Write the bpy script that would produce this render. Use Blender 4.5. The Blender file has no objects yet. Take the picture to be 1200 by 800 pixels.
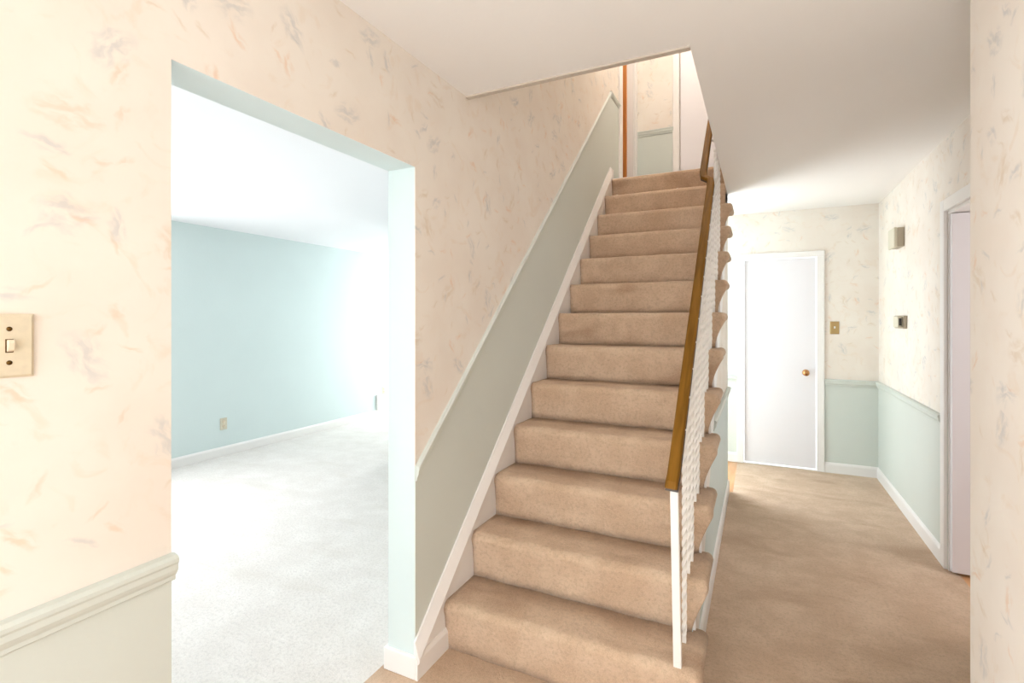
import bpy, bmesh, math, random
from mathutils import Vector
random.seed(4)
S = bpy.context.scene
COL = S.collection

# ------------------------------------------------------------------ camera
H = 1.40
cd = bpy.data.cameras.new('camera'); cam = bpy.data.objects.new('camera', cd); COL.objects.link(cam)
cd.sensor_width = 36; cd.sensor_fit = 'HORIZONTAL'
cd.lens = 590.62 / 1200 * 36
cd.shift_y = (373.5 - 400) / 1200
cd.clip_start = 0.02
cam.location = (0, 0, H)
cam.rotation_euler = (math.pi / 2, 0, math.radians(26.0862))
S.camera = cam

# ------------------------------------------------------------------ world, exposure, daylight at the windows, added fill
w = bpy.data.worlds.new('world'); S.world = w; w.use_nodes = True
bg = w.node_tree.nodes['Background']
bg.inputs['Color'].default_value = (0.86, 0.93, 1.0, 1); bg.inputs['Strength'].default_value = 3.0
S.view_settings.view_transform = 'Standard'; S.view_settings.look = 'None'
S.view_settings.gamma = 1; S.view_settings.use_curve_mapping = False
S.view_settings.exposure = 0.8

def area(name, loc, rot, sx, sy, power, color):
    l = bpy.data.lights.new(name, 'AREA'); l.shape = 'RECTANGLE'; l.size = sx; l.size_y = sy
    l.energy = power; l.color = color
    o = bpy.data.objects.new(name, l); COL.objects.link(o); o.location = loc; o.rotation_euler = rot
    return o
R90 = math.pi / 2
# an area lamp shines along its local -Z
area('front_door_daylight', (-0.35, -1.44, 1.2), (R90, 0, 0), 1.5, 1.9, 12.5, (0.97, 0.98, 1.0))
area('living_side_fill', (-4.86, 0.9, 1.3), (R90, 0, -R90), 2.6, 1.7, 29, (1.0, 0.98, 0.97))  # added fill from an unseen side, brightens the living room
area('living_end_window_daylight', (-4.15, 7.22, 1.25), (-R90, 0, 0), 1.2, 1.9, 25, (1.0, 0.99, 0.99))
area('kitchen_patio_daylight', (-1.75, 5.33, 1.1), (-R90, 0, 0), 1.9, 1.9, 60, (0.86, 0.93, 1.0))

area('side_room_fill', (2.44, 3.2, 1.4), (R90, 0, R90), 1.2, 1.3, 11, (1.0, 0.98, 0.97))  # added fill for the hall through the doorway; no window is built here

# ------------------------------------------------------------------ material helpers
def new_mat(name):
    m = bpy.data.materials.new(name); m.use_nodes = True
    nt = m.node_tree
    return m, nt, nt.nodes['Principled BSDF']
def N(nt, t, **kw):
    n = nt.nodes.new(t)
    for k, v in kw.items(): setattr(n, k, v)
    return n
def L(nt, a, b): nt.links.new(a, b)
def srgb(r, g, b):
    f = lambda c: ((c / 255 + .055) / 1.055) ** 2.4 if c > 10 else c / 255 / 12.92
    return (f(r), f(g), f(b), 1)
def math_node(nt, op, a, b=None, c=None, clamp=False):
    n = N(nt, 'ShaderNodeMath', operation=op); n.use_clamp = clamp
    for i, v in enumerate((a, b, c)):
        if v is None: continue
        if isinstance(v, (int, float)): n.inputs[i].default_value = v
        else: L(nt, v, n.inputs[i])
    return n.outputs[0]
def mix(nt, fac, a, b):
    n = N(nt, 'ShaderNodeMix', data_type='RGBA')
    for sock, v in ((n.inputs[0], fac), (n.inputs[6], a), (n.inputs[7], b)):
        if isinstance(v, (int, float)): sock.default_value = v
        elif isinstance(v, tuple): sock.default_value = v
        else: L(nt, v, sock)
    return n.outputs[2]
def ramp01(nt, v, lo, hi):
    n = N(nt, 'ShaderNodeMapRange'); n.interpolation_type = 'SMOOTHSTEP'
    L(nt, v, n.inputs[0]); n.inputs[1].default_value = lo; n.inputs[2].default_value = hi
    return n.outputs[0]

def paint(name, col, rough=0.5, var=0.03, bump=0.04, scale=60):
    m, nt, b = new_mat(name)
    pos = N(nt, 'ShaderNodeNewGeometry').outputs['Position']
    n = N(nt, 'ShaderNodeTexNoise'); n.inputs['Scale'].default_value = 2.3; n.inputs['Detail'].default_value = 4
    L(nt, pos, n.inputs['Vector'])
    dark = tuple(c * (1 - 2.2 * var) for c in col[:3]) + (1,)
    L(nt, mix(nt, n.outputs['Fac'], dark, col), b.inputs['Base Color'])
    b.inputs['Roughness'].default_value = rough
    n2 = N(nt, 'ShaderNodeTexNoise'); n2.inputs['Scale'].default_value = scale; n2.inputs['Detail'].default_value = 2
    L(nt, pos, n2.inputs['Vector'])
    bp = N(nt, 'ShaderNodeBump'); bp.inputs['Strength'].default_value = bump; bp.inputs['Distance'].default_value = 0.01
    L(nt, n2.outputs['Fac'], bp.inputs['Height']); L(nt, bp.outputs['Normal'], b.inputs['Normal'])
    return m

def metal(name, col, rough=0.3):
    m, nt, b = new_mat(name)
    pos = N(nt, 'ShaderNodeNewGeometry').outputs['Position']
    n = N(nt, 'ShaderNodeTexNoise'); n.inputs['Scale'].default_value = 90; L(nt, pos, n.inputs['Vector'])
    L(nt, mix(nt, n.outputs['Fac'], tuple(c * .85 for c in col[:3]) + (1,), col), b.inputs['Base Color'])
    b.inputs['Metallic'].default_value = 1; b.inputs['Roughness'].default_value = rough
    return m

def wallpaper(name, axis):
    """cream paper with soft brushed shell and leaf motifs in peach, tan and grey"""
    m, nt, b = new_mat(name)
    sep = N(nt, 'ShaderNodeSeparateXYZ'); L(nt, N(nt, 'ShaderNodeNewGeometry').outputs['Position'], sep.inputs[0])
    cmb = N(nt, 'ShaderNodeCombineXYZ')
    L(nt, sep.outputs['Y' if axis == 'X' else 'X'], cmb.inputs[0]); L(nt, sep.outputs['Z'], cmb.inputs[1])
    P = cmb.outputs[0]
    n0 = N(nt, 'ShaderNodeTexNoise'); n0.inputs['Scale'].default_value = 3.5; n0.inputs['Detail'].default_value = 5
    L(nt, P, n0.inputs['Vector'])
    colr = mix(nt, ramp01(nt, n0.outputs['Fac'], .35, .65), srgb(235, 225, 213), srgb(239, 231, 220))
    n1 = N(nt, 'ShaderNodeTexNoise'); n1.inputs['Scale'].default_value = 9; n1.inputs['Detail'].default_value = 6; n1.inputs['Distortion'].default_value = 1.6
    L(nt, P, n1.inputs['Vector'])
    colr = mix(nt, math_node(nt, 'MULTIPLY', ramp01(nt, n1.outputs['Fac'], .55, .72), .35), colr, srgb(228, 208, 184))
    def layer(base, scale, off, ra, rb, present, strength, cols):
        mp = N(nt, 'ShaderNodeMapping'); mp.inputs['Location'].default_value = (off, off * .7, 0); L(nt, P, mp.inputs[0])
        v = N(nt, 'ShaderNodeTexVoronoi', voronoi_dimensions='2D'); v.inputs['Scale'].default_value = scale
        v.inputs['Randomness'].default_value = .8
        L(nt, mp.outputs[0], v.inputs['Vector'])
        sub = N(nt, 'ShaderNodeVectorMath', operation='SUBTRACT'); L(nt, mp.outputs[0], sub.inputs[0]); L(nt, v.outputs['Position'], sub.inputs[1])
        rnd = N(nt, 'ShaderNodeSeparateColor'); L(nt, v.outputs['Color'], rnd.inputs[0])
        # wobble
        nz = N(nt, 'ShaderNodeTexNoise'); nz.inputs['Scale'].default_value = 15; nz.inputs['Detail'].default_value = 3
        L(nt, mp.outputs[0], nz.inputs['Vector'])
        wob = N(nt, 'ShaderNodeVectorMath', operation='MULTIPLY_ADD'); L(nt, nz.outputs['Color'], wob.inputs[0])
        wob.inputs[1].default_value = (.06, .06, 0); wob.inputs[2].default_value = (-.03, -.03, 0)
        ad = N(nt, 'ShaderNodeVectorMath', operation='ADD'); L(nt, sub.outputs[0], ad.inputs[0]); L(nt, wob.outputs[0], ad.inputs[1])
        rot = N(nt, 'ShaderNodeVectorRotate', rotation_type='Z_AXIS'); L(nt, ad.outputs[0], rot.inputs['Vector'])
        L(nt, math_node(nt, 'MULTIPLY', rnd.outputs[0], 6.283), rot.inputs['Angle'])
        sc = N(nt, 'ShaderNodeVectorMath', operation='MULTIPLY'); L(nt, rot.outputs[0], sc.inputs[0]); sc.inputs[1].default_value = (1 / ra, 1 / rb, 0)
        ln = N(nt, 'ShaderNodeVectorMath', operation='LENGTH'); L(nt, sc.outputs[0], ln.inputs[0])
        mask = ramp01(nt, ln.outputs['Value'], 1.0, .35)
        # brush streaks along the motif
        st = N(nt, 'ShaderNodeVectorMath', operation='MULTIPLY'); L(nt, rot.outputs[0], st.inputs[0]); st.inputs[1].default_value = (24, 58, 0)
        sn = N(nt, 'ShaderNodeTexNoise'); sn.inputs['Scale'].default_value = 1; sn.inputs['Detail'].default_value = 3; L(nt, st.outputs[0], sn.inputs['Vector'])
        streak = ramp01(nt, sn.outputs['Fac'], .36, .66)
        on = math_node(nt, 'GREATER_THAN', rnd.outputs[2], 1 - present)
        fac = math_node(nt, 'MULTIPLY', math_node(nt, 'MULTIPLY', mask, streak), math_node(nt, 'MULTIPLY', on, strength))
        cr = N(nt, 'ShaderNodeValToRGB'); cr.color_ramp.interpolation = 'CONSTANT'
        cr.color_ramp.elements[0].color = cols[0]; cr.color_ramp.elements[1].position = .36; cr.color_ramp.elements[1].color = cols[1]
        e = cr.color_ramp.elements.new(.7); e.color = cols[2]
        L(nt, rnd.outputs[1], cr.inputs[0])
        return mix(nt, fac, base, cr.outputs[0])
    peach, tan, grey = srgb(228, 190, 156), srgb(214, 194, 166), srgb(186, 188, 188)
    colr = layer(colr, 4.0, 5.1, .070, .044, .75, .48, [grey, tan, grey])
    colr = layer(colr, 7.0, 2.3, .046, .022, .5, .5, [peach, grey, tan])
    colr = layer(colr, 11, 11.7, .034, .012, .45, .42, [tan, grey, peach])
    L(nt, colr, b.inputs['Base Color']); b.inputs['Roughness'].default_value = .6
    return m

def carpet(name, c_lo, c_hi, stain, stain_amt=.5, bump=.5):
    m, nt, b = new_mat(name)
    pos = N(nt, 'ShaderNodeNewGeometry').outputs['Position']
    n = N(nt, 'ShaderNodeTexNoise'); n.inputs['Scale'].default_value = 5; n.inputs['Detail'].default_value = 6; n.inputs['Roughness'].default_value = .65
    L(nt, pos, n.inputs['Vector'])
    f = N(nt, 'ShaderNodeTexNoise'); f.inputs['Scale'].default_value = 260; f.inputs['Detail'].default_value = 2; L(nt, pos, f.inputs['Vector'])
    g = N(nt, 'ShaderNodeTexNoise'); g.inputs['Scale'].default_value = 70; g.inputs['Detail'].default_value = 3; L(nt, pos, g.inputs['Vector'])
    c = mix(nt, ramp01(nt, n.outputs['Fac'], .35, .7), c_lo, c_hi)
    c = mix(nt, math_node(nt, 'MULTIPLY', ramp01(nt, g.outputs['Fac'], .45, .7), .4), c, tuple(x * .72 for x in c_lo[:3]) + (1,))
    mp = N(nt, 'ShaderNodeMapping'); mp.inputs['Scale'].default_value = (.7, 1.6, 1.6); mp.inputs['Location'].default_value = (3, 1, 7); L(nt, pos, mp.inputs[0])
    s = N(nt, 'ShaderNodeTexNoise'); s.inputs['Scale'].default_value = 2.6; s.inputs['Detail'].default_value = 5; s.inputs['Distortion'].default_value = .6
    L(nt, mp.outputs[0], s.inputs['Vector'])
    c = mix(nt, math_node(nt, 'MULTIPLY', ramp01(nt, s.outputs['Fac'], .50, .72), stain_amt), c, stain)
    c = mix(nt, math_node(nt, 'MULTIPLY', ramp01(nt, f.outputs['Fac'], .35, .7), .22), c, tuple(min(1, x * 1.35) for x in c_hi[:3]) + (1,))
    L(nt, c, b.inputs['Base Color']); b.inputs['Roughness'].default_value = .95
    b.inputs['Specular IOR Level'].default_value = .1
    b.inputs['Sheen Weight'].default_value = .15; b.inputs['Sheen Roughness'].default_value = .6
    bp = N(nt, 'ShaderNodeBump'); bp.inputs['Strength'].default_value = bump; bp.inputs['Distance'].default_value = .006
    h = math_node(nt, 'ADD', f.outputs['Fac'], g.outputs['Fac'])
    L(nt, h, bp.inputs['Height']); L(nt, bp.outputs['Normal'], b.inputs['Normal'])
    return m

def wood(name, c1, c2, axis_scale, rough=.35):
    m, nt, b = new_mat(name)
    pos = N(nt, 'ShaderNodeNewGeometry').outputs['Position']
    mp = N(nt, 'ShaderNodeMapping'); mp.inputs['Scale'].default_value = axis_scale; L(nt, pos, mp.inputs[0])
    n = N(nt, 'ShaderNodeTexNoise'); n.inputs['Scale'].default_value = 3; n.inputs['Detail'].default_value = 5; n.inputs['Distortion'].default_value = .4
    L(nt, mp.outputs[0], n.inputs['Vector'])
    L(nt, mix(nt, ramp01(nt, n.outputs['Fac'], .3, .7), c1, c2), b.inputs['Base Color'])
    b.inputs['Roughness'].default_value = rough
    return m

M = {}
M['paper_x'] = wallpaper('wallpaper_side', 'X')
M['paper_y'] = wallpaper('wallpaper_facing', 'Y')
M['sage'] = paint('sage_wainscot_paint', srgb(212, 217, 209), .5)
M['mint'] = paint('mint_wall_paint', srgb(215, 227, 225), .55)
M['white'] = paint('white_gloss_trim', srgb(240, 236, 232), .35, .015, .015)
M['door_white'] = paint('white_door_paint', srgb(236, 232, 234), .42, .015, .02, 25)
M['ceil'] = paint('ceiling_paint', srgb(248, 245, 241), .8, .01, .05, 90)
M['ceil_lr'] = paint('living_ceiling_paint', srgb(240, 240, 242), .8, .01, .05, 90)
M['carpet'] = carpet('tan_carpet', srgb(196, 166, 138), srgb(214, 187, 160), srgb(166, 131, 101), .6)
M['stair_carpet'] = carpet('stair_carpet', srgb(198, 168, 140), srgb(216, 190, 163), srgb(160, 126, 100), .6, .6)
M['carpet_lr'] = carpet('pale_carpet', srgb(222, 215, 208), srgb(232, 226, 220), srgb(205, 196, 184), .35, .4)
M['floor_wood'] = wood('honey_wood_floor', srgb(196, 140, 92), srgb(214, 164, 116), (8, .8, 1))
M['door_wood'] = wood('stained_door_wood', srgb(196, 118, 52), srgb(214, 140, 72), (5, 5, .5))
M['rail'] = wood('brown_handrail', srgb(112, 76, 24), srgb(140, 98, 36), (20, 1.2, 1.2), .55)
M['rail'].node_tree.nodes['Principled BSDF'].inputs['Specular IOR Level'].default_value = .06
M['rail_edge'] = paint('dark_rail_edge', srgb(58, 42, 26), .4)
M['iron'] = paint('white_enamel_iron', srgb(242, 238, 232), .3, .01, .02)
M['brass'] = metal('brass', srgb(198, 146, 98), .25)
M['ivory_brass'] = metal('pale_brass_plate', srgb(236, 224, 198), .4)
M['ivory_brass'].node_tree.nodes['Principled BSDF'].inputs['Metallic'].default_value = .35
M['bronze'] = metal('antique_brass_plate', srgb(176, 150, 104), .4)
M['screw'] = metal('dark_screw', srgb(110, 82, 44), .4)
M['ivory'] = paint('ivory_plastic', srgb(238, 222, 196), .35)
M['beige'] = paint('beige_plastic', srgb(214, 206, 184), .45)
M['beige_dark'] = paint('grey_beige_plastic', srgb(184, 172, 150), .45)
M['black'] = paint('black_plastic', srgb(40, 34, 30), .5)
M['trim_taupe'] = paint('taupe_edge_trim', srgb(206, 194, 180), .5)

def glass_mat():
    m, nt, b = new_mat('window_glass')
    out = nt.nodes['Material Output']
    tr = N(nt, 'ShaderNodeBsdfTransparent'); gl = N(nt, 'ShaderNodeBsdfGlossy'); gl.inputs['Roughness'].default_value = .02
    nz = N(nt, 'ShaderNodeTexNoise'); nz.inputs['Scale'].default_value = 1.5
    mx = N(nt, 'ShaderNodeMixShader'); L(nt, math_node(nt, 'MULTIPLY', nz.outputs['Fac'], .12), mx.inputs[0])
    L(nt, tr.outputs[0], mx.inputs[1]); L(nt, gl.outputs[0], mx.inputs[2]); L(nt, mx.outputs[0], out.inputs['Surface'])
    return m
M['glass'] = glass_mat()
def lamp_mat(strength, col):
    m, nt, b = new_mat('lit_lamp_glass')
    nz = N(nt, 'ShaderNodeTexNoise'); nz.inputs['Scale'].default_value = 6
    L(nt, mix(nt, nz.outputs['Fac'], col, (1, .95, .88, 1)), b.inputs['Emission Color'])
    b.inputs['Base Color'].default_value = (.9, .88, .84, 1)
    b.inputs['Emission Strength'].default_value = strength
    return m

# ------------------------------------------------------------------ mesh helpers
def link(name, me, mat, parent=None, smooth=False):
    o = bpy.data.objects.new(name, me); COL.objects.link(o)
    if mat is not None:
        for mm in (mat if isinstance(mat, (list, tuple)) else [mat]): me.materials.append(mm)
    if smooth:
        for p in me.polygons: p.use_smooth = True
    if parent is not None: o.parent = parent; o.matrix_parent_inverse = parent.matrix_world.inverted()
    return o
def bm_done(name, bm, mat, parent=None, smooth=False):
    bmesh.ops.recalc_face_normals(bm, faces=bm.faces)
    me = bpy.data.meshes.new(name); bm.to_mesh(me); bm.free()
    return link(name, me, mat, parent, smooth)
def add_box(bm, x0, x1, y0, y1, z0, z1, bev=0):
    v = [bm.verts.new((x, y, z)) for x in (x0, x1) for y in (y0, y1) for z in (z0, z1)]
    fs = [bm.faces.new([v[i] for i in q]) for q in ((0, 1, 3, 2), (4, 6, 7, 5), (0, 4, 5, 1), (2, 3, 7, 6), (0, 2, 6, 4), (1, 5, 7, 3))]
    if bev:
        es = list({e for f in fs for e in f.edges})
        bmesh.ops.bevel(bm, geom=es, offset=bev, segments=2, profile=.5, affect='EDGES')
def boxes(name, lst, mat, parent=None, bev=0):
    bm = bmesh.new()
    for b in lst: add_box(bm, *b, bev=bev)
    return bm_done(name, bm, mat, parent)
def add_prism(bm, pts, axis, a, b):
    """pts: 2-D polygon in the plane across `axis` (X: (y,z)  Y: (x,z)  Z: (x,y)), extruded from a to b"""
    def P(p, t): return {'X': (t, p[0], p[1]), 'Y': (p[0], t, p[1]), 'Z': (p[0], p[1], t)}[axis]
    A = [bm.verts.new(P(p, a)) for p in pts]; B = [bm.verts.new(P(p, b)) for p in pts]
    bm.faces.new(A); bm.faces.new(B[::-1]); n = len(pts)
    for i in range(n): bm.faces.new((A[i], A[(i + 1) % n], B[(i + 1) % n], B[i]))
def prism(name, pts, axis, a, b, mat, parent=None):
    bm = bmesh.new(); add_prism(bm, pts, axis, a, b); return bm_done(name, bm, mat, parent)
def sweep_profile(name, prof, p0, p1, out, up, mat, parent=None):
    """prof: (outward, upward) points; straight sweep p0 -> p1"""
    bm = bmesh.new(); out = Vector(out); up = Vector(up); rings = []
    for p in (p0, p1):
        rings.append([bm.verts.new(Vector(p) + out * a + up * b) for a, b in prof])
    n = len(prof)
    for i in range(n): bm.faces.new((rings[0][i], rings[0][(i + 1) % n], rings[1][(i + 1) % n], rings[1][i]))
    bm.faces.new(rings[0][::-1]); bm.faces.new(rings[1])
    return bm_done(name, bm, mat, parent)
def lathe(bm, prof, origin, axis, seg=24):
    axis = Vector(axis).normalized(); t = Vector((0, 0, 1)) if abs(axis.z) < .9 else Vector((1, 0, 0))
    u = axis.cross(t).normalized(); v = axis.cross(u); o = Vector(origin); rings = []
    for r, h in prof:
        rings.append([bm.verts.new(o + axis * h + (u * math.cos(2 * math.pi * i / seg) + v * math.sin(2 * math.pi * i / seg)) * max(r, 1e-4)) for i in range(seg)])
    for a, b in zip(rings, rings[1:]):
        for i in range(seg): bm.faces.new((a[i], a[(i + 1) % seg], b[(i + 1) % seg], b[i]))
    bm.faces.new(rings[0][::-1]); bm.faces.new(rings[-1])
def lathe_obj(name, prof, origin, axis, mat, parent=None, seg=24):
    bm = bmesh.new(); lathe(bm, prof, origin, axis, seg); return bm_done(name, bm, mat, parent, True)
def thing(name, label, cat, loc, group=None):
    o = bpy.data.objects.new(name, None); COL.objects.link(o); o.location = loc; o.empty_display_size = .1
    o['label'] = label; o['category'] = cat
    if group: o['group'] = group
    bpy.context.view_layer.update()
    return o
def struct(o, label, cat):
    o['kind'] = 'structure'; o['label'] = label; o['category'] = cat; return o

# ------------------------------------------------------------------ measures of the house
XL, XLB = -1.207, -1.336            # hall side and living room side of the left wall
XR = -0.229                         # hall side of the wall under the stairs
XH, YF = 0.9485, 5.406              # right hall wall, back hall wall
ZC, ZLR, ZU, ZUC = 2.418, 2.32, 2.67, 5.07
Y1, RUN, RISE = 1.806, 0.2252, 0.2054
SL = RISE / RUN
NOSE = .02
def nose_z(y): return RISE + SL * (y - (Y1 - NOSE))
YO = 1.997                          # front edge of the stairwell opening
XO = -0.2305
YTOP = Y1 + 12 * RUN
D1, D2, ZD = 0.691, 1.600, 1.993    # opening to the living room
XN, YN = 0.55, 1.894                # near right wall and its corner
YE = 4.45                           # end of the wall under the stairs
XLL = -4.93                         # far wall of the living room
Y0 = -1.5

# ------------------------------------------------------------------ floors
f = boxes('floor', [(XLB - .03, XH + .04, Y0, YE, -.12, 0), (-.188, XH + .04, YE, YF + .02, -.12, 0)], M['carpet'])
struct(f, 'worn tan wall-to-wall carpet on the hall floor', 'floor')
# the hall floor leaves out nothing under the stairs; the pale carpet meets it at the opening
f = boxes('floor_living', [(XLL - .1, XLB - .06, -1.7, 7.4, -.12, -.001), (XLB - .06, XLB - .03, -1.7, 7.4, -.12, -.001)], M['carpet_lr'])
struct(f, 'pale off-white carpet on the living room floor', 'floor')
f = boxes('floor_kitchen', [(-3.3, -.188, YE, YF + .1, -.12, -.004)], M['floor_wood'])
struct(f, 'honey coloured wood floor beyond the end of the stair wall', 'floor')
f = boxes('floor_side_room', [(XH + .04, 2.6, 2.2, 4.4, -.12, -.004)], M['floor_wood'])
struct(f, 'wood floor beyond the open white door', 'floor')

# ------------------------------------------------------------------ ceilings and the upper floor
c = boxes('ceiling', [(XL - .06, 2.6, Y0 - .1, YO, ZC, ZU), (XO, 2.6, YO, YTOP, ZC, ZU), (-3.4, 2.6, YTOP, YF + .3, ZC, ZU)], M['ceil'])
struct(c, 'smooth cream hall ceiling with a rectangular stairwell opening', 'ceiling')
boxes('edge_trim', [(XL + .004, XO, YO - .022, YO + .004, ZC - .008, ZC + .004)], M['trim_taupe'], c)  # strip in a darker taupe than the ceiling
c = boxes('ceiling_living', [(XLL - .1, XLB, -1.7, 7.4, ZLR, ZU)], M['ceil_lr'])
struct(c, 'bright white living room ceiling', 'ceiling')
c = boxes('ceiling_upper', [(-3.4, 1.2, YO - .2, 6.2, ZUC, ZUC + .12)], M['ceil'])
struct(c, 'cream ceiling over the upstairs landing', 'ceiling')

# ------------------------------------------------------------------ moulding profiles (outward, upward)
RAILP = [(0, 0), (.006, 0), (.010, .004), (.010, .012), (.016, .020), (.020, .028), (.020, .040), (.024, .046), (.024, .054), (.016, .060), (0, .062)]
BASEP = [(0, 0), (.013, 0), (.013, .074), (.010, .082), (.006, .090), (0, .094)]
ZRB = 0.805                         # underside of the chair rail
def chair_rail(parent, p0, p1, out, up=(0, 0, 1)):
    return sweep_profile('chair_rail', RAILP, p0, p1, out, up, M['sage'], parent)
def baseboard(name, p0, p1, out, label):
    return struct(sweep_profile(name, BASEP, p0, p1, out, (0, 0, 1), M['white']), label, 'baseboard')

# ------------------------------------------------------------------ left wall (partition to the living room, runs up the stairs)
YW = 5.6                            # upstairs wall that faces the stairs
UD1, UD2, UDZ = 4.89, 5.45, 4.68    # upstairs doorway in the left wall
wl = boxes('wall_left', [
    (XLB, XL, Y0 - .1, D1, 0, ZC), (XLB, XL, D1, D2, ZD, ZC), (XLB, XL, D2, YE, 0, ZC),
    (XLB, XL, YO, UD1, ZC, ZUC), (XLB, XL, UD1, UD2, UDZ, ZUC), (XLB, XL, UD2, YW + .1, ZC, ZUC), (XLB, XL, UD1, UD2, ZC, ZU)], M['mint'])
struct(wl, 'long left hall wall, cream shell-motif wallpaper over a painted dado', 'wall')
T = .003
# the sloping dado line beside the stairs
RZ0, RY0 = .841, 1.617
YA, ZA = 4.482, RZ0 + SL * (4.482 - 1.617)
def rail_z(y): return RZ0 + SL * (y - RY0)
bm = bmesh.new()
add_prism(bm, [(Y0, .86), (D1, .86), (D1, ZC), (Y0, ZC)], 'X', XL, XL + T)
add_prism(bm, [(D1, ZD), (D2, ZD), (D2, ZC), (D1, ZC)], 'X', XL, XL + T)
add_prism(bm, [(D2, rail_z(D2)), (YO, rail_z(YO)), (YO, ZC), (D2, ZC)], 'X', XL, XL + T)
add_prism(bm, [(YO, rail_z(YO)), (YA, ZA), (UD1 - .1, ZA), (UD1 - .1, ZUC), (YO, ZUC)], 'X', XL, XL + T)
bm_done('wallpaper', bm, M['paper_x'], wl)
bm = bmesh.new()
add_prism(bm, [(Y0, 0), (D1, 0), (D1, ZRB + .05), (Y0, ZRB + .05)], 'X', XL, XL + T + .001)
add_prism(bm, [(D2, 0.02), (D2, rail_z(D2)), (YA, ZA), (UD1 - .1, ZA), (UD1 - .1, ZU), (YTOP, ZU), (Y1, 0.02)], 'X', XL, XL + T + .001)
bm_done('dado_panel', bm, M['sage'], wl)
chair_rail(wl, (XL + T, Y0, ZRB), (XL + T, D1 + .004, ZRB), (1, 0, 0))
cosA = 1 / math.hypot(1, SL)
SLR = [(a * .75, b * .72) for a, b in RAILP]
sweep_profile('sloped_rail', [(a, b / cosA) for a, b in SLR], (XL + T, D2 + .002, rail_z(D2) - .058), (XL + T, YA, ZA - .058), (1, 0, 0), (0, 0, 1), M['sage'], wl)
sweep_profile('landing_rail', SLR, (XL + T, YA - .01, ZA - .046), (XL + T, UD1 - .09, ZA - .046), (1, 0, 0), (0, 0, 1), M['sage'], wl)
# base of the jamb at the opening
bm = bmesh.new()
add_box(bm, XLB - .014, XL + .013, D2 - .014, D2 + .004, 0, .088, bev=.004)
add_box(bm, XLB - .013, XLB, D2 + .004, 4.36, 0, .088)
struct(bm_done('baseboard_jamb', bm, M['white']), 'white baseboard wrapping the mint jamb at the foot of the stairs', 'baseboard')
baseboard('baseboard_left', (XL + T, Y0, 0), (XL + T, D1, 0), (1, 0, 0), 'white baseboard under the dado of the left hall wall')

# ------------------------------------------------------------------ living room shell
wll = boxes('wall_living_left', [(XLL - .1, XLL, -1.7, -.5, 0, ZLR), (XLL - .1, XLL, 2.3, 7.4, 0, ZLR), (XLL - .1, XLL, -.5, 2.3, 0, .4), (XLL - .1, XLL, -.5, 2.3, 2.2, ZLR)], M['mint'])
struct(wll, 'pale mint living room wall seen through the opening', 'wall')
baseboard('baseboard_living', (XLL, -1.7, 0), (XLL, 7.3, 0), (1, 0, 0), 'white baseboard along the mint living room wall')
o = boxes('wall_living_back', [(XLL, -3.3, 7.3, 7.4, 0, .25), (XLL, -3.3, 7.3, 7.4, 2.2, ZLR), (XLL, -4.78, 7.3, 7.4, .25, 2.2), (-3.52, -3.3, 7.3, 7.4, .25, 2.2),
                               (-3.4, -3.3, YE - .07, 7.3, 0, ZC)], M['mint'])
struct(o, 'mint end wall of the living room around a tall window', 'wall')
o = boxes('wall_living_front', [(XLL, XLB, -1.7, -1.6, 0, ZLR)], M['mint'])
struct(o, 'plain mint front wall of the living room', 'wall')
def window(name, x0, x1, y0, y1, z0, z1, label, nv, nh, turn=None):
    e = bpy.data.objects.new(name, None); COL.objects.link(e); e.location = ((x0 + x1) / 2, (y0 + y1) / 2, z0); bpy.context.view_layer.update()
    struct(e, label, 'window'); t = .05
    boxes('window_frame', [(x0, x1, y0, y1, z0, z0 + t), (x0, x1, y0, y1, z1 - t, z1), (x0, x0 + t, y0, y1, z0 + t, z1 - t), (x1 - t, x1, y0, y1, z0 + t, z1 - t)], M['white'], e)
    ym = (y0 + y1) / 2
    for i in range(1, nv):
        x = x0 + (x1 - x0) * i / nv; boxes('mullion', [(x - .015, x + .015, ym - .02, ym + .02, z0 + t, z1 - t)], M['white'], e)
    for i in range(1, nh):
        z = z0 + (z1 - z0) * i / nh; boxes('glazing_bar', [(x0 + t, x1 - t, ym - .012, ym + .012, z - .012, z + .012)], M['white'], e)
    for i in range(nv):
        a = x0 + (x1 - x0) * i / nv; b = x0 + (x1 - x0) * (i + 1) / nv
        boxes('pane', [(a + .02, b - .02, ym - .003, ym + .003, z0 + .02, z1 - .02)], M['glass'], e)
    if turn is not None: e.location, e.rotation_euler = turn, (0, 0, R90)
    return e
window('window_1', -4.78, -3.52, 7.32, 7.38, .25, 2.2, 'tall white window at the end of the living room', 2, 2)
window('window_2', -1.4, 1.4, -.03, .03, .4, 2.2, 'wide unseen picture window added to light the living room', 3, 1, (XLL - .05, .9, .4))  # added out of view so its light only grazes the jamb
window('window_3', -2.75, -.75, YF + .03, YF + .09, .04, 2.1, 'glazed white patio doors beyond the end of the stair wall', 2, 1)
window('window_4', -1.1, .4, Y0 - .08, Y0 - .02, .04, 2.1, 'glazed white front entrance doors of the hall', 2, 3)

# ------------------------------------------------------------------ hall front wall
o = boxes('wall_front', [(XL, -1.1, Y0 - .1, Y0, 0, ZC), (.4, XN, Y0 - .1, Y0, 0, ZC), (-1.1, .4, Y0 - .1, Y0, 2.1, ZC), (-1.1, .4, Y0 - .1, Y0, 0, .04)], M['paper_y'])
struct(o, 'papered hall wall around the glazed entrance doors', 'wall')

# ------------------------------------------------------------------ near right wall
o = boxes('wall_right', [(XN, XN + .12, Y0 - .1, YN, 0, ZC), (XN + .12, XH + .12, YN - .12, YN, 0, ZC)], M['paper_x'])
struct(o, 'near right wall in pale cream wallpaper, ending in a square corner', 'wall')

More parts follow.
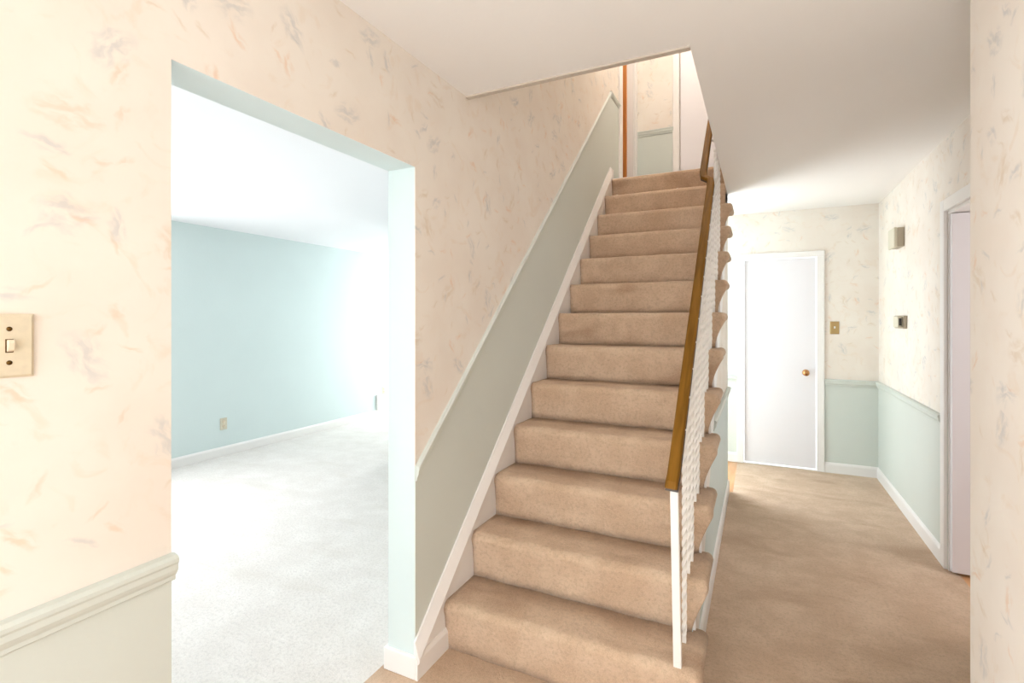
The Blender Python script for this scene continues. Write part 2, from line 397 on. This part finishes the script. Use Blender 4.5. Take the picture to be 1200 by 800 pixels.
# ------------------------------------------------------------------ right hall wall with the doorway to the side room
RD1, RD2, RDZ = 2.80, 3.600, 2.00
wr = boxes('wall_hall_right', [(XH, XH + .12, YN, RD1, 0, ZC), (XH, XH + .12, RD1, RD2, RDZ, ZC), (XH, XH + .12, RD2, YF + .1, 0, ZC)], M['paper_x'])
struct(wr, 'right hall wall with pale wallpaper above a sage dado', 'wall')
boxes('dado_panel', [(XH - T, XH, RD2, YF, 0, ZRB + .03), (XH - T, XH, YN, RD1, 0, ZRB + .03)], M['sage'], wr)
chair_rail(wr, (XH - T, RD2 + .075, ZRB - .015), (XH - T, YF, ZRB - .015), (-1, 0, 0))
struct(sweep_profile('baseboard_right', BASEP, (XH - T, RD2 + .07, 0), (XH - T, YF, 0), (-1, 0, 0), (0, 0, 1), M['white']), 'white baseboard under the sage dado beside the open doorway', 'baseboard')
# casing of that doorway and the opened door
d = bpy.data.objects.new('door_2', None); COL.objects.link(d); d.location = (XH + .06, RD2, 0); bpy.context.view_layer.update()
struct(d, 'white door standing open in the right hall wall', 'door')
CW = .068
boxes('casing', [(XH - .018, XH, RD2, RD2 + CW, 0, RDZ + CW)], M['white'], d, .004)
boxes('casing', [(XH - .018, XH, RD1 - CW, RD1, 0, RDZ + CW)], M['white'], d, .004)
boxes('head_casing', [(XH - .018, XH, RD1, RD2, RDZ, RDZ + CW)], M['white'], d, .004)
boxes('jamb', [(XH, XH + .12, RD2 - .018, RD2, 0, RDZ - .018)], M['white'], d)
boxes('jamb', [(XH, XH + .12, RD1, RD1 + .018, 0, RDZ - .018)], M['white'], d)
boxes('head_jamb', [(XH, XH + .12, RD1, RD2, RDZ - .018, RDZ)], M['white'], d)
sl = boxes('slab', [(XH + .004, XH + .772, RD2 - .062, RD2 - .024, .012, RDZ - .022)], M['door_white'], d, .002)
lathe_obj('knob', [(.012, 0), (.012, .03), (.026, .04), (.029, .052), (.022, .064), (.004, .068)], (XH + .72, RD2 - .062, .92), (0, -1, 0), M['brass'], sl)
# side room shell
o = boxes('wall_side_room', [(2.5, 2.6, 2.2, 4.4, 0, ZC), (XH + .12, 2.5, 2.2, 2.3, 0, ZC), (XH + .12, 2.5, 4.3, 4.4, 0, ZC)], M['door_white'])
struct(o, 'white wall of the side room behind the open door', 'wall')

# ------------------------------------------------------------------ back hall wall with the flush door
DX0, DX1, DZ = -.13, .478, 1.972
wb = boxes('wall_back', [(DX1 + .02, XH + .12, YF, YF + .1, 0, ZC), (-.75, DX0 - .02, YF, YF + .1, 0, ZC), (DX0 - .02, DX1 + .02, YF, YF + .1, DZ + .02, ZC),
                         (-3.3, -2.75, YF, YF + .1, 0, ZC), (-2.75, -.75, YF, YF + .1, 2.1, ZC), (-2.75, -.75, YF, YF + .1, -.1, .04)], M['paper_y'])
struct(wb, 'papered wall at the end of the hall around the flush white door', 'wall')
boxes('dado_panel', [(DX1 + .05, XH - T, YF - T, YF, 0, ZRB + .03), (-.72, DX0 - .05, YF - T, YF, 0, ZRB + .03)], M['sage'], wb)
chair_rail(wb, (DX1 + .064, YF - T, ZRB - .015), (XH - T, YF - T, ZRB - .015), (0, -1, 0))
chair_rail(wb, (-.72, YF - T, ZRB - .015), (DX0 - .066, YF - T, ZRB - .015), (0, -1, 0))
bm = bmesh.new()
for a, b in ((DX1 + .06, XH - T), (-.72, DX0 - .062)):
    rings = [[bm.verts.new((x, YF - T - u, v)) for u, v in BASEP] for x in (a, b)]
    n = len(BASEP)
    for i in range(n): bm.faces.new((rings[0][i], rings[0][(i + 1) % n], rings[1][(i + 1) % n], rings[1][i]))
    bm.faces.new(rings[0]); bm.faces.new(rings[1][::-1])
struct(bm_done('baseboard_back', bm, M['white']), 'white baseboard on both sides of the flush door', 'baseboard')
d = bpy.data.objects.new('door_1', None); COL.objects.link(d); d.location = ((DX0 + DX1) / 2, YF, 0); bpy.context.view_layer.update()
struct(d, 'flush white closet door at the end of the hall', 'door')
CX = .062
boxes('casing', [(DX0 - CX, DX0, YF - .02, YF + .02, 0, DZ + .002)], M['white'], d, .005)
boxes('casing', [(DX1, DX1 + CX, YF - .02, YF + .02, 0, DZ + .002)], M['white'], d, .005)
boxes('head_casing', [(DX0 - CX, DX1 + CX, YF - .02, YF + .02, DZ, DZ + .055)], M['white'], d, .005)
sl = boxes('slab', [(DX0 + .002, DX1 - .002, YF + .012, YF + .05, .014, DZ - .003)], M['door_white'], d, .002)
boxes('threshold', [(DX0, DX1, YF, YF + .1, -.02, .004)], M['white'], d)
lathe_obj('rosette', [(.03, 0), (.03, .004), (.022, .008), (.014, .010)], (DX1 - .085, YF + .012, .90), (0, -1, 0), M['brass'], sl)
lathe_obj('knob', [(.010, .006), (.010, .030), (.020, .036), (.027, .046), (.027, .056), (.020, .066), (.004, .069)], (DX1 - .085, YF + .012, .90), (0, -1, 0), M['brass'], sl)

# ------------------------------------------------------------------ kitchen side shell (behind the stairs)
o = boxes('wall_stair_back', [(-3.3, XR - .1, YE - .07, YE, 0, ZC)], M['mint'])
struct(o, 'mint painted wall behind the stairs facing the patio doors', 'wall')

# ------------------------------------------------------------------ wall under the stairs
SD = .40                            # depth of the open stringer below the nosing line
ya = Y1 - NOSE + (SD + .0 - RISE) / SL
zt = lambda y: min(ZC, nose_z(y) - .27)
yb = Y1 - NOSE + (ZC + .27 - RISE) / SL
ws = prism('wall_stair_side', [(Y1 + .12, 0), (YE, 0), (YE, ZC), (yb, ZC), (Y1 + .12, .02)], 'X', XR - .1, XR, M['paper_x'])
struct(ws, 'wall under the open side of the stairs with mint dado', 'wall')
yd = Y1 - NOSE + (ZRB + SD - RISE) / SL
prism('dado_panel', [(Y1 + .05, 0.01), (YE, 0.01), (YE, ZRB + .03), (yd + .02, ZRB + .03), (Y1 + .05, .08)], 'X', XR, XR + T, M['mint'], ws)
chair_rail(ws, (XR + T, yd + .05, ZRB - .015), (XR + T, YE + .002, ZRB - .015), (1, 0, 0))
boxes('corner_board', [(XR - .1, XR + .002, YE, YE + .012, 0, ZC)], M['white'], ws)
baseboard('baseboard_stair', (XR + T, Y1 + .19, 0), (XR + T, YE + .012, 0), (1, 0, 0), 'white baseboard at the foot of the wall under the stairs')

# ------------------------------------------------------------------ upstairs shell
CDX = -.757                         # left edge of the closet door upstairs
o = boxes('wall_upper_back', [(XLB, CDX - .02, YW, YW + .1, ZU, ZUC), (CDX - .02, .02, YW, YW + .1, ZU + 2.03, ZUC), (.02, .6, YW, YW + .1, ZU, ZUC), (CDX - .02, .02, YW + .06, YW + .1, ZU, ZU + 2.03)], M['paper_y'])  # last box is an added backing that keeps the door gap dark
struct(o, 'papered upstairs wall beside the white landing door', 'wall')
boxes('dado_panel', [(XL, CDX - .06, YW - T, YW, ZU, ZA - .02)], M['sage'], o)
sweep_profile('chair_rail', RAILP, (XL + .004, YW - T, ZA - .062), (CDX - .06, YW - T, ZA - .062), (0, -1, 0), (0, 0, 1), M['sage'], o)
o = boxes('wall_upper_right', [(XO, XO + .1, YO, YTOP, ZU, ZUC), (XO + .7, XO + .8, YTOP, YW, ZU, ZUC), (XO, XO + .7, YTOP - .1, YTOP, ZU, ZUC)], M['paper_x'])
struct(o, 'papered wall on the right of the upper stairwell', 'wall')
o = boxes('wall_upper_front', [(XL, XO, YO - .1, YO, ZU, ZUC)], M['paper_y'])
struct(o, 'papered upstairs wall above the front edge of the stairwell', 'wall')
d = bpy.data.objects.new('door_3', None); COL.objects.link(d); d.location = (-.37, YW, ZU); bpy.context.view_layer.update()
struct(d, 'plain white door on the upstairs landing', 'door')
boxes('casing', [(CDX - .068, CDX, YW - .02, YW + .02, ZU, ZU + 2.02)], M['white'], d, .005)
boxes('casing', [(.0, .068, YW - .02, YW + .02, ZU, ZU + 2.02)], M['white'], d, .005)
boxes('head_casing', [(CDX - .068, .068, YW - .02, YW + .02, ZU + 2.02, ZU + 2.09)], M['white'], d, .005)
boxes('slab', [(CDX + .008, -.004, YW + .016, YW + .045, ZU + .012, ZU + 2.015)], M['door_white'], d, .002)
d = bpy.data.objects.new('door_4', None); COL.objects.link(d); d.location = (XL, UD2, ZU); bpy.context.view_layer.update()
struct(d, 'stained wood bedroom door opened behind a white casing upstairs', 'door')
boxes('casing', [(XL, XL + .018, UD1 - .12, UD1, ZU, UDZ + .07)], M['white'], d, .005)
boxes('casing', [(XL, XL + .018, UD2, UD2 + .1, ZU, UDZ + .07)], M['white'], d, .005)
boxes('head_casing', [(XL, XL + .018, UD1, UD2, UDZ, UDZ + .07)], M['white'], d, .005)
boxes('jamb', [(XLB, XL, UD2 - .015, UD2, ZU, UDZ)], M['white'], d)
boxes('slab', [(XL - .70, XL - .070, UD2 - .052, UD2 - .017, ZU + .012, UDZ - .02)], M['door_wood'], d, .002)
o = boxes('wall_bedroom', [(-3.4, -3.3, 4.2, YW + .1, ZU, ZUC), (-3.3, XLB, YW, YW + .1, ZU, ZUC), (-3.3, XLB, 4.2, 4.3, ZU, ZUC)], M['ceil'])
struct(o, 'plain cream wall of the upstairs bedroom', 'wall')
boxes('bedroom_floor', [(-3.4, XLB, 4.2, YW + .1, ZU - .05, ZU)], M['carpet'], o)

# ------------------------------------------------------------------ staircase
st = thing('staircase', 'straight staircase covered in tan carpet with an open right side', 'staircase', ((XL + XR) / 2, Y1, 0))
XS = XL + .010
def step_mesh(k):
    z = k * RISE; yk = Y1 + (k - 1) * RUN; zb = z - RISE
    wing = k <= 11
    xend = -.172 if wing else -.236
    yback = yk + RUN + .03 if k < 13 else yk + .25
    r = .034; yn = yk - NOSE
    xs = [XS + .002 + (-.245 - XS) * i / 40 for i in range(41)]
    if wing:
        xs = [x for x in xs if x < -.25] + [-.25 + (xend + .25) * i / 16 for i in range(17)]
    else:
        xs = xs + [xend]
    bm = bmesh.new(); rings = []
    th = .052
    for x in xs:
        rnd = random.Random(int((x * 1000) + k * 77))
        sag = .0022 * math.sin(x * 23 + k * 1.7) + .0012 * math.sin(x * 61 + k * 3.1)
        drop = 0; inset = 0
        if wing:
            t = (x - (xend - .026)) / .026
            if t > 0:
                q = 1 - math.sqrt(max(0, 1 - t * t)); drop = .026 * q; inset = .020 * q
        # the riser end sweeps from the tread's overhang in to the wall
        low = zb
        if wing and x > -.230:
            s = min(1, ((x + .230) / (xend + .230)) ** (1 / (1.2 + .07 * k))); low = zb + (RISE - th * .9) * s
        nl = .002 + .014 * (low - zb) / RISE
        zt_ = z - drop + sag * .5
        low_th = z - th + drop * .9
        low = min(low, low_th)
        rr = min(r, max(.003, (zt_ - low) * .6))
        pr = [(yback, zt_), (yk + RUN * .5, zt_), (yn + r + .012, zt_)]
        for j in range(7):
            a = math.radians(90 * j / 6)
            pr.append((yn + inset + sag + rr - rr * math.sin(a), zt_ - rr + rr * math.cos(a)))
        nzlow = zt_ - rr
        for j in range(1, 6):
            tt = j / 5; zz = nzlow + (min(low, nzlow - .001) - nzlow) * tt
            fr = (zz - zb) / RISE
            yy = yk - NOSE * max(0, fr) ** 1.5 + inset + sag
            pr.append((yy, zz))
        yl = pr[-1][0]; zl = pr[-1][1]
        pr.append((yl + .030, zl))
        pr.append((yl + .034, max(zl + .001, low_th)))
        pr.append((yback, max(zl + .001, low_th)))
        rings.append([bm.verts.new((x, a, b)) for a, b in pr])
    n = len(rings[0])
    for a, b in zip(rings, rings[1:]):
        for i in range(n): bm.faces.new((a[i], a[(i + 1) % n], b[(i + 1) % n], b[i]))
    bm.faces.new(rings[0]); bm.faces.new(rings[-1][::-1])
    return bm
for k in range(1, 14):
    bm_done('step', step_mesh(k), M['stair_carpet'], st, True)
# skirt board on the left wall with its cap moulding
SKV = .115                          # height of the skirt's top above the nosing line
def sk(y): return nose_z(y) + SKV
ys = D2 + .006
ze = ZU + .09; ye = Y1 - NOSE + (ze - SKV - RISE) / SL
skb = prism('skirt_board', [(D2 - .002, 0), (Y1 + .05, 0), (YTOP + .05, ZU - .2), (YTOP + .05, ze), (ye, ze), (D2 - .002, sk(D2))], 'X', XL + T, XL + .0125, M['white'], st)
cap = [(0, .002), (.006, .003), (.027, -.046), (.027, -.053), (.021, -.058), (.008, -.060), (0, -.060)]
cap = [(a + .0, b) for a, b in cap]
sweep_profile('cap_moulding', [(a, b / cosA) for a, b in cap], (XL + .004, D2 - .010, sk(D2 - .010)), (XL + .004, ye, ze), (1, 0, 0), (0, 0, 1), M['white'], st)
sweep_profile('base_block', BASEP, (XL + .010, D2 - .012, 0), (XL + .010, Y1 + .012, 0), (1, 0, 0), (0, 0, 1), M['white'], st)
# open stringer on the hall side, sawtooth top under the treads
saw = []
for k in range(1, 12):
    yk = Y1 + (k - 1) * RUN; saw += [(yk + .012, (k - 1) * RISE + (.001 if k == 1 else -.03)), (yk + .012, k * RISE - .03)]
saw.append((saw[-1][0] + .03, saw[-1][1]))
ytop, zlast = saw[-1]
low = [(ytop + .05, nose_z(ytop + .05) - SD), (Y1 - NOSE + (SD + .001 - RISE) / SL, .001)]
prism('stringer', saw + low, 'X', XR + T * .5, XR + .012, M['white'], st)

# ------------------------------------------------------------------ railing
rl = thing('stair_railing', 'brown handrail on white twisted iron balusters beside the carpeted stairs', 'railing', (-.25, Y1, RISE))
XB = -.247
def rail_c(y): return .868 + SL * (y - 1.8)      # centre line of the handrail
RXA, RXB = -.263, -.318
path = [Vector((RXA - .004, 1.772, rail_c(1.785) - .030)), Vector((RXA - .002, 1.776, rail_c(1.785) - .008)), Vector((RXA, 1.795, rail_c(1.795)))]
path += [Vector((RXA, y, rail_c(y))) for y in (2.2, 2.7, 3.2, 3.29)]
path += [Vector((RXA - .006, 3.325, rail_c(3.325) + .0)), Vector((RXB + .01, 3.375, rail_c(3.36))), Vector((RXB, 3.42, rail_c(3.41)))]
path += [Vector((RXB, y, rail_c(y))) for y in (3.7, 4.1, 4.4)]
def rail_mesh(path, hw, hh, bev):
    bm = bmesh.new(); rings = []
    sec = [(-hw + bev, hh), (hw - bev, hh), (hw, hh - bev), (hw, -hh + bev * .6), (hw - bev * .6, -hh), (-hw + bev * .6, -hh), (-hw, -hh + bev * .6), (-hw, hh - bev)]
    for i, p in enumerate(path):
        a = path[max(0, i - 1)]; b = path[min(len(path) - 1, i + 1)]
        t = (b - a).normalized(); up = Vector((0, -t.z, max(.15, t.y))).normalized()
        side = Vector((1, 0, 0)); side = (side - t * side.dot(t) * .6).normalized()
        rings.append([bm.verts.new(p + side * u + up * v) for u, v in sec])
    n = len(sec)
    for a, b in zip(rings, rings[1:]):
        for i in range(n): bm.faces.new((a[i], a[(i + 1) % n], b[(i + 1) % n], b[i]))
    bm.faces.new(rings[0][::-1]); bm.faces.new(rings[-1])
    return bm
hr = bm_done('handrail', rail_mesh(path, .0205, .011, .006), M['rail'], rl)
under = [p + Vector((0, SL * .0115, -.0115)) for p in path]
bm_done('rail_channel', rail_mesh(under, .0218, .005, .002), M['rail_edge'], hr)
def twisted(h, turns_per_m=26, s=.0068):
    bm = bmesh.new(); n = max(8, int(h * turns_per_m * 8)); rings = []
    for i in range(n + 1):
        z = h * i / n; a = 2 * math.pi * turns_per_m / 4 * z * 1.0
        if z < .03: a = 0
        rings.append([bm.verts.new((s * 1.414 * math.cos(a + math.pi / 4 + j * math.pi / 2), s * 1.414 * math.sin(a + math.pi / 4 + j * math.pi / 2), z)) for j in range(4)])
    for a, b in zip(rings, rings[1:]):
        for j in range(4): bm.faces.new((a[j], a[(j + 1) % 4], b[(j + 1) % 4], b[j]))
    bm.faces.new(rings[0][::-1]); bm.faces.new(rings[-1])
    bmesh.ops.recalc_face_normals(bm, faces=bm.faces)
    me = bpy.data.meshes.new('baluster'); bm.to_mesh(me); bm.free(); me.materials.append(M['iron']); return me
cache = {}
for k in range(1, 11):
    for off in (.037, .147):
        if k == 1 and off < .1: continue
        y = Y1 + (k - 1) * RUN + off
        if y > 3.86: continue
        zt_ = rail_c(y) - .014 if y < 3.33 else ZC + .05
        h = round(min(zt_, ZC + .05) - k * RISE + .004, 4)
        if h not in cache: cache[h] = twisted(h)
        o = bpy.data.objects.new('baluster', cache[h]); COL.objects.link(o)
        o.parent = rl; o.matrix_parent_inverse = rl.matrix_world.inverted(); o.location = (XB, y, k * RISE - .004)
# plain flat newel bar leaning slightly into the rail end
bm = bmesh.new(); hN = rail_c(1.80) - .02 - RISE
for (x, y, z0, z1, sx, sy) in ((XB - .004, 1.812, RISE - .004, rail_c(1.80) - .016, .0135, .010),):
    v = [bm.verts.new((x + dx * sx + (-.012 if z > .5 else 0), y + dy * sy, z)) for dx in (-1, 1) for dy in (-1, 1) for z in (z0, z1)]
    for q in ((0, 1, 3, 2), (4, 6, 7, 5), (0, 4, 5, 1), (2, 3, 7, 6), (0, 2, 6, 4), (1, 5, 7, 3)): bm.faces.new([v[i] for i in q])
bmesh.ops.bevel(bm, geom=list(bm.edges), offset=.002, segments=1, affect='EDGES')
bm_done('newel_post', bm, M['iron'], rl)
# bracket of the upper rail
bm = bmesh.new(); yb_ = 3.78; lathe(bm, [(.022, 0), (.022, .006), (.008, .010), (.008, .07)], (XO - .002, yb_, rail_c(yb_) - .05), (-1, 0, .35), 12)
bm_done('wall_bracket', bm, M['iron'], rl, True)

# ------------------------------------------------------------------ small fixtures
sw = thing('light_switch', 'pale brass switch plate with ivory toggle on the wallpaper beside the opening', 'light switch', (XL + T, .412, 1.3))
bm = bmesh.new()
pl = [(0, .035, .057), (.003, .035, .057), (.0065, .0305, .0525)]
rings = []
for o_, hy, hz in pl: rings.append([bm.verts.new((XL + T + o_, .412 + sy * hy, 1.352 + sz * hz)) for sy, sz in ((-1, -1), (1, -1), (1, 1), (-1, 1))])
for a, b in zip(rings, rings[1:]):
    for i in range(4): bm.faces.new((a[i], a[(i + 1) % 4], b[(i + 1) % 4], b[i]))
bm.faces.new(rings[0][::-1]); bm.faces.new(rings[-1])
pt = bm_done('plate', bm, M['ivory_brass'], sw)
boxes('toggle_slot', [(XL + T + .0066, XL + T + .0072, .4065, .4175, 1.340, 1.364)], M['screw'], sw)
bm = bmesh.new(); add_prism(bm, [(XL + T + .006, 1.341), (XL + T + .013, 1.345), (XL + T + .017, 1.358), (XL + T + .013, 1.363), (XL + T + .006, 1.362)], 'Y', .4085, .4165)
bm_done('toggle', bm, M['ivory'], sw)
for dz in (-.030, .030):
    lathe_obj('screw', [(.0042, 0), (.0042, .001), (.002, .0022)], (XL + T + .0064, .412, 1.352 + dz), (1, 0, 0), M['screw'], sw, 12)

sw = thing('light_switch', 'antique brass switch plate with white toggle beside the flush closet door', 'light switch', (.619, YF - T, 1.26))
bm = bmesh.new(); rings = []
for o_, hx, hz in ((0, .036, .057), (.003, .036, .057), (.006, .031, .052)):
    rings.append([bm.verts.new((.619 + sx * hx, YF - .0005 - o_, 1.319 + sz * hz)) for sx, sz in ((-1, -1), (1, -1), (1, 1), (-1, 1))])
for a, b in zip(rings, rings[1:]):
    for i in range(4): bm.faces.new((a[i], a[(i + 1) % 4], b[(i + 1) % 4], b[i]))
bm.faces.new(rings[0][::-1]); bm.faces.new(rings[-1])
bm_done('plate', bm, M['bronze'], sw)
boxes('toggle', [(.613, .625, YF - .018, YF - .006, 1.312, 1.332)], M['white'], sw, .003)

ch = thing('door_chime', 'beige door chime box high on the right hall wall', 'door chime', (XH, 4.62, 1.93))
boxes('body', [(XH - .042, XH - .0005, 4.53, 4.72, 1.928, 2.066)], M['beige_dark'], ch, .004)
boxes('cover', [(XH - .062, XH - .042, 4.528, 4.722, 1.924, 2.070)], M['beige'], ch, .005)
th = thing('thermostat', 'small beige thermostat below the door chime', 'thermostat', (XH, 4.58, 1.336))
boxes('base', [(XH - .022, XH - .0005, 4.455, 4.72, 1.330, 1.424)], M['beige_dark'], th, .003)
bd = boxes('body', [(XH - .052, XH - .022, 4.47, 4.61, 1.338, 1.418)], M['beige'], th, .006)
boxes('front_panel', [(XH - .032, XH - .022, 4.62, 4.71, 1.336, 1.420)], M['white'], th, .003)
lathe_obj('dial', [(.012, 0), (.012, .006), (.004, .008)], (XH - .032, 4.665, 1.392), (-1, 0, 0), M['black'], th, 14)
boxes('dark_slot', [(XH - .046, XH - .030, 4.464, 4.4705, 1.352, 1.404)], M['black'], bd)

def outlet(y, z, label):
    t = thing('wall_outlet', label, 'outlet', (XLL, y, z))
    boxes('plate', [(XLL, XLL + .006, y - .037, y + .037, z - .06, z + .06)], M['beige'], t, .002)
    for dz in (-.02, .02):
        s_ = lathe_obj('socket', [(.016, 0), (.016, .003), (.012, .004)], (XLL + .006, y, z + dz), (1, 0, 0), M['ivory'], t, 14)
        for dy in (-.006, .006): boxes('slot', [(XLL + .0095, XLL + .0105, y + dy - .0012, y + dy + .0012, z + dz - .005, z + dz + .005)], M['black'], s_)
outlet(3.34, .325, 'beige wall outlet in the middle of the mint living room wall')
outlet(5.80, .36, 'beige wall outlet near the bright end of the living room wall')
vg = thing('wall_register', 'low white air register on the mint living room wall', 'register', (XLL, 5.69, .1))
boxes('frame', [(XLL, XLL + .03, 5.63, 5.75, .096, .31)], M['white'], vg, .004)
for i in range(6): boxes('slat', [(XLL + .03, XLL + .036, 5.645, 5.735, .12 + i * .03, .135 + i * .03)], M['white'], vg)

# ceiling lamp of the hall, and an unseen one added to light the landing
def dome_lamp(name, label, loc, r, power, col):
    t = thing(name, label, 'ceiling lamp', loc)
    x, y, z = loc
    lathe_obj('canopy', [(r * .9, 0), (r * .95, .012), (r * .9, .022)], (x, y, z), (0, 0, -1), M['white'], t)
    lathe_obj('shade', [(r * .88, .02), (r, .03), (r * .93, .06), (r * .7, .088), (r * .35, .104), (.006, .108)], (x, y, z), (0, 0, -1), lamp_mat(2.5, col), t)
    l = bpy.data.lights.new('bulb', 'POINT'); l.energy = power; l.color = col[:3]; l.shadow_soft_size = r
    o = bpy.data.objects.new('bulb', l); COL.objects.link(o); o.location = (x, y, z - .22)
dome_lamp('flush_ceiling_lamp', 'round glass dome lamp on the hall ceiling by the entrance', (-.10, -.55, ZC), .16, 3.2, (1.0, .93, .84, 1))
dome_lamp('flush_ceiling_lamp', 'unseen glass dome lamp added to light the upstairs landing', (-.62, 4.35, ZUC), .15, 25, (1.0, .92, .84, 1))
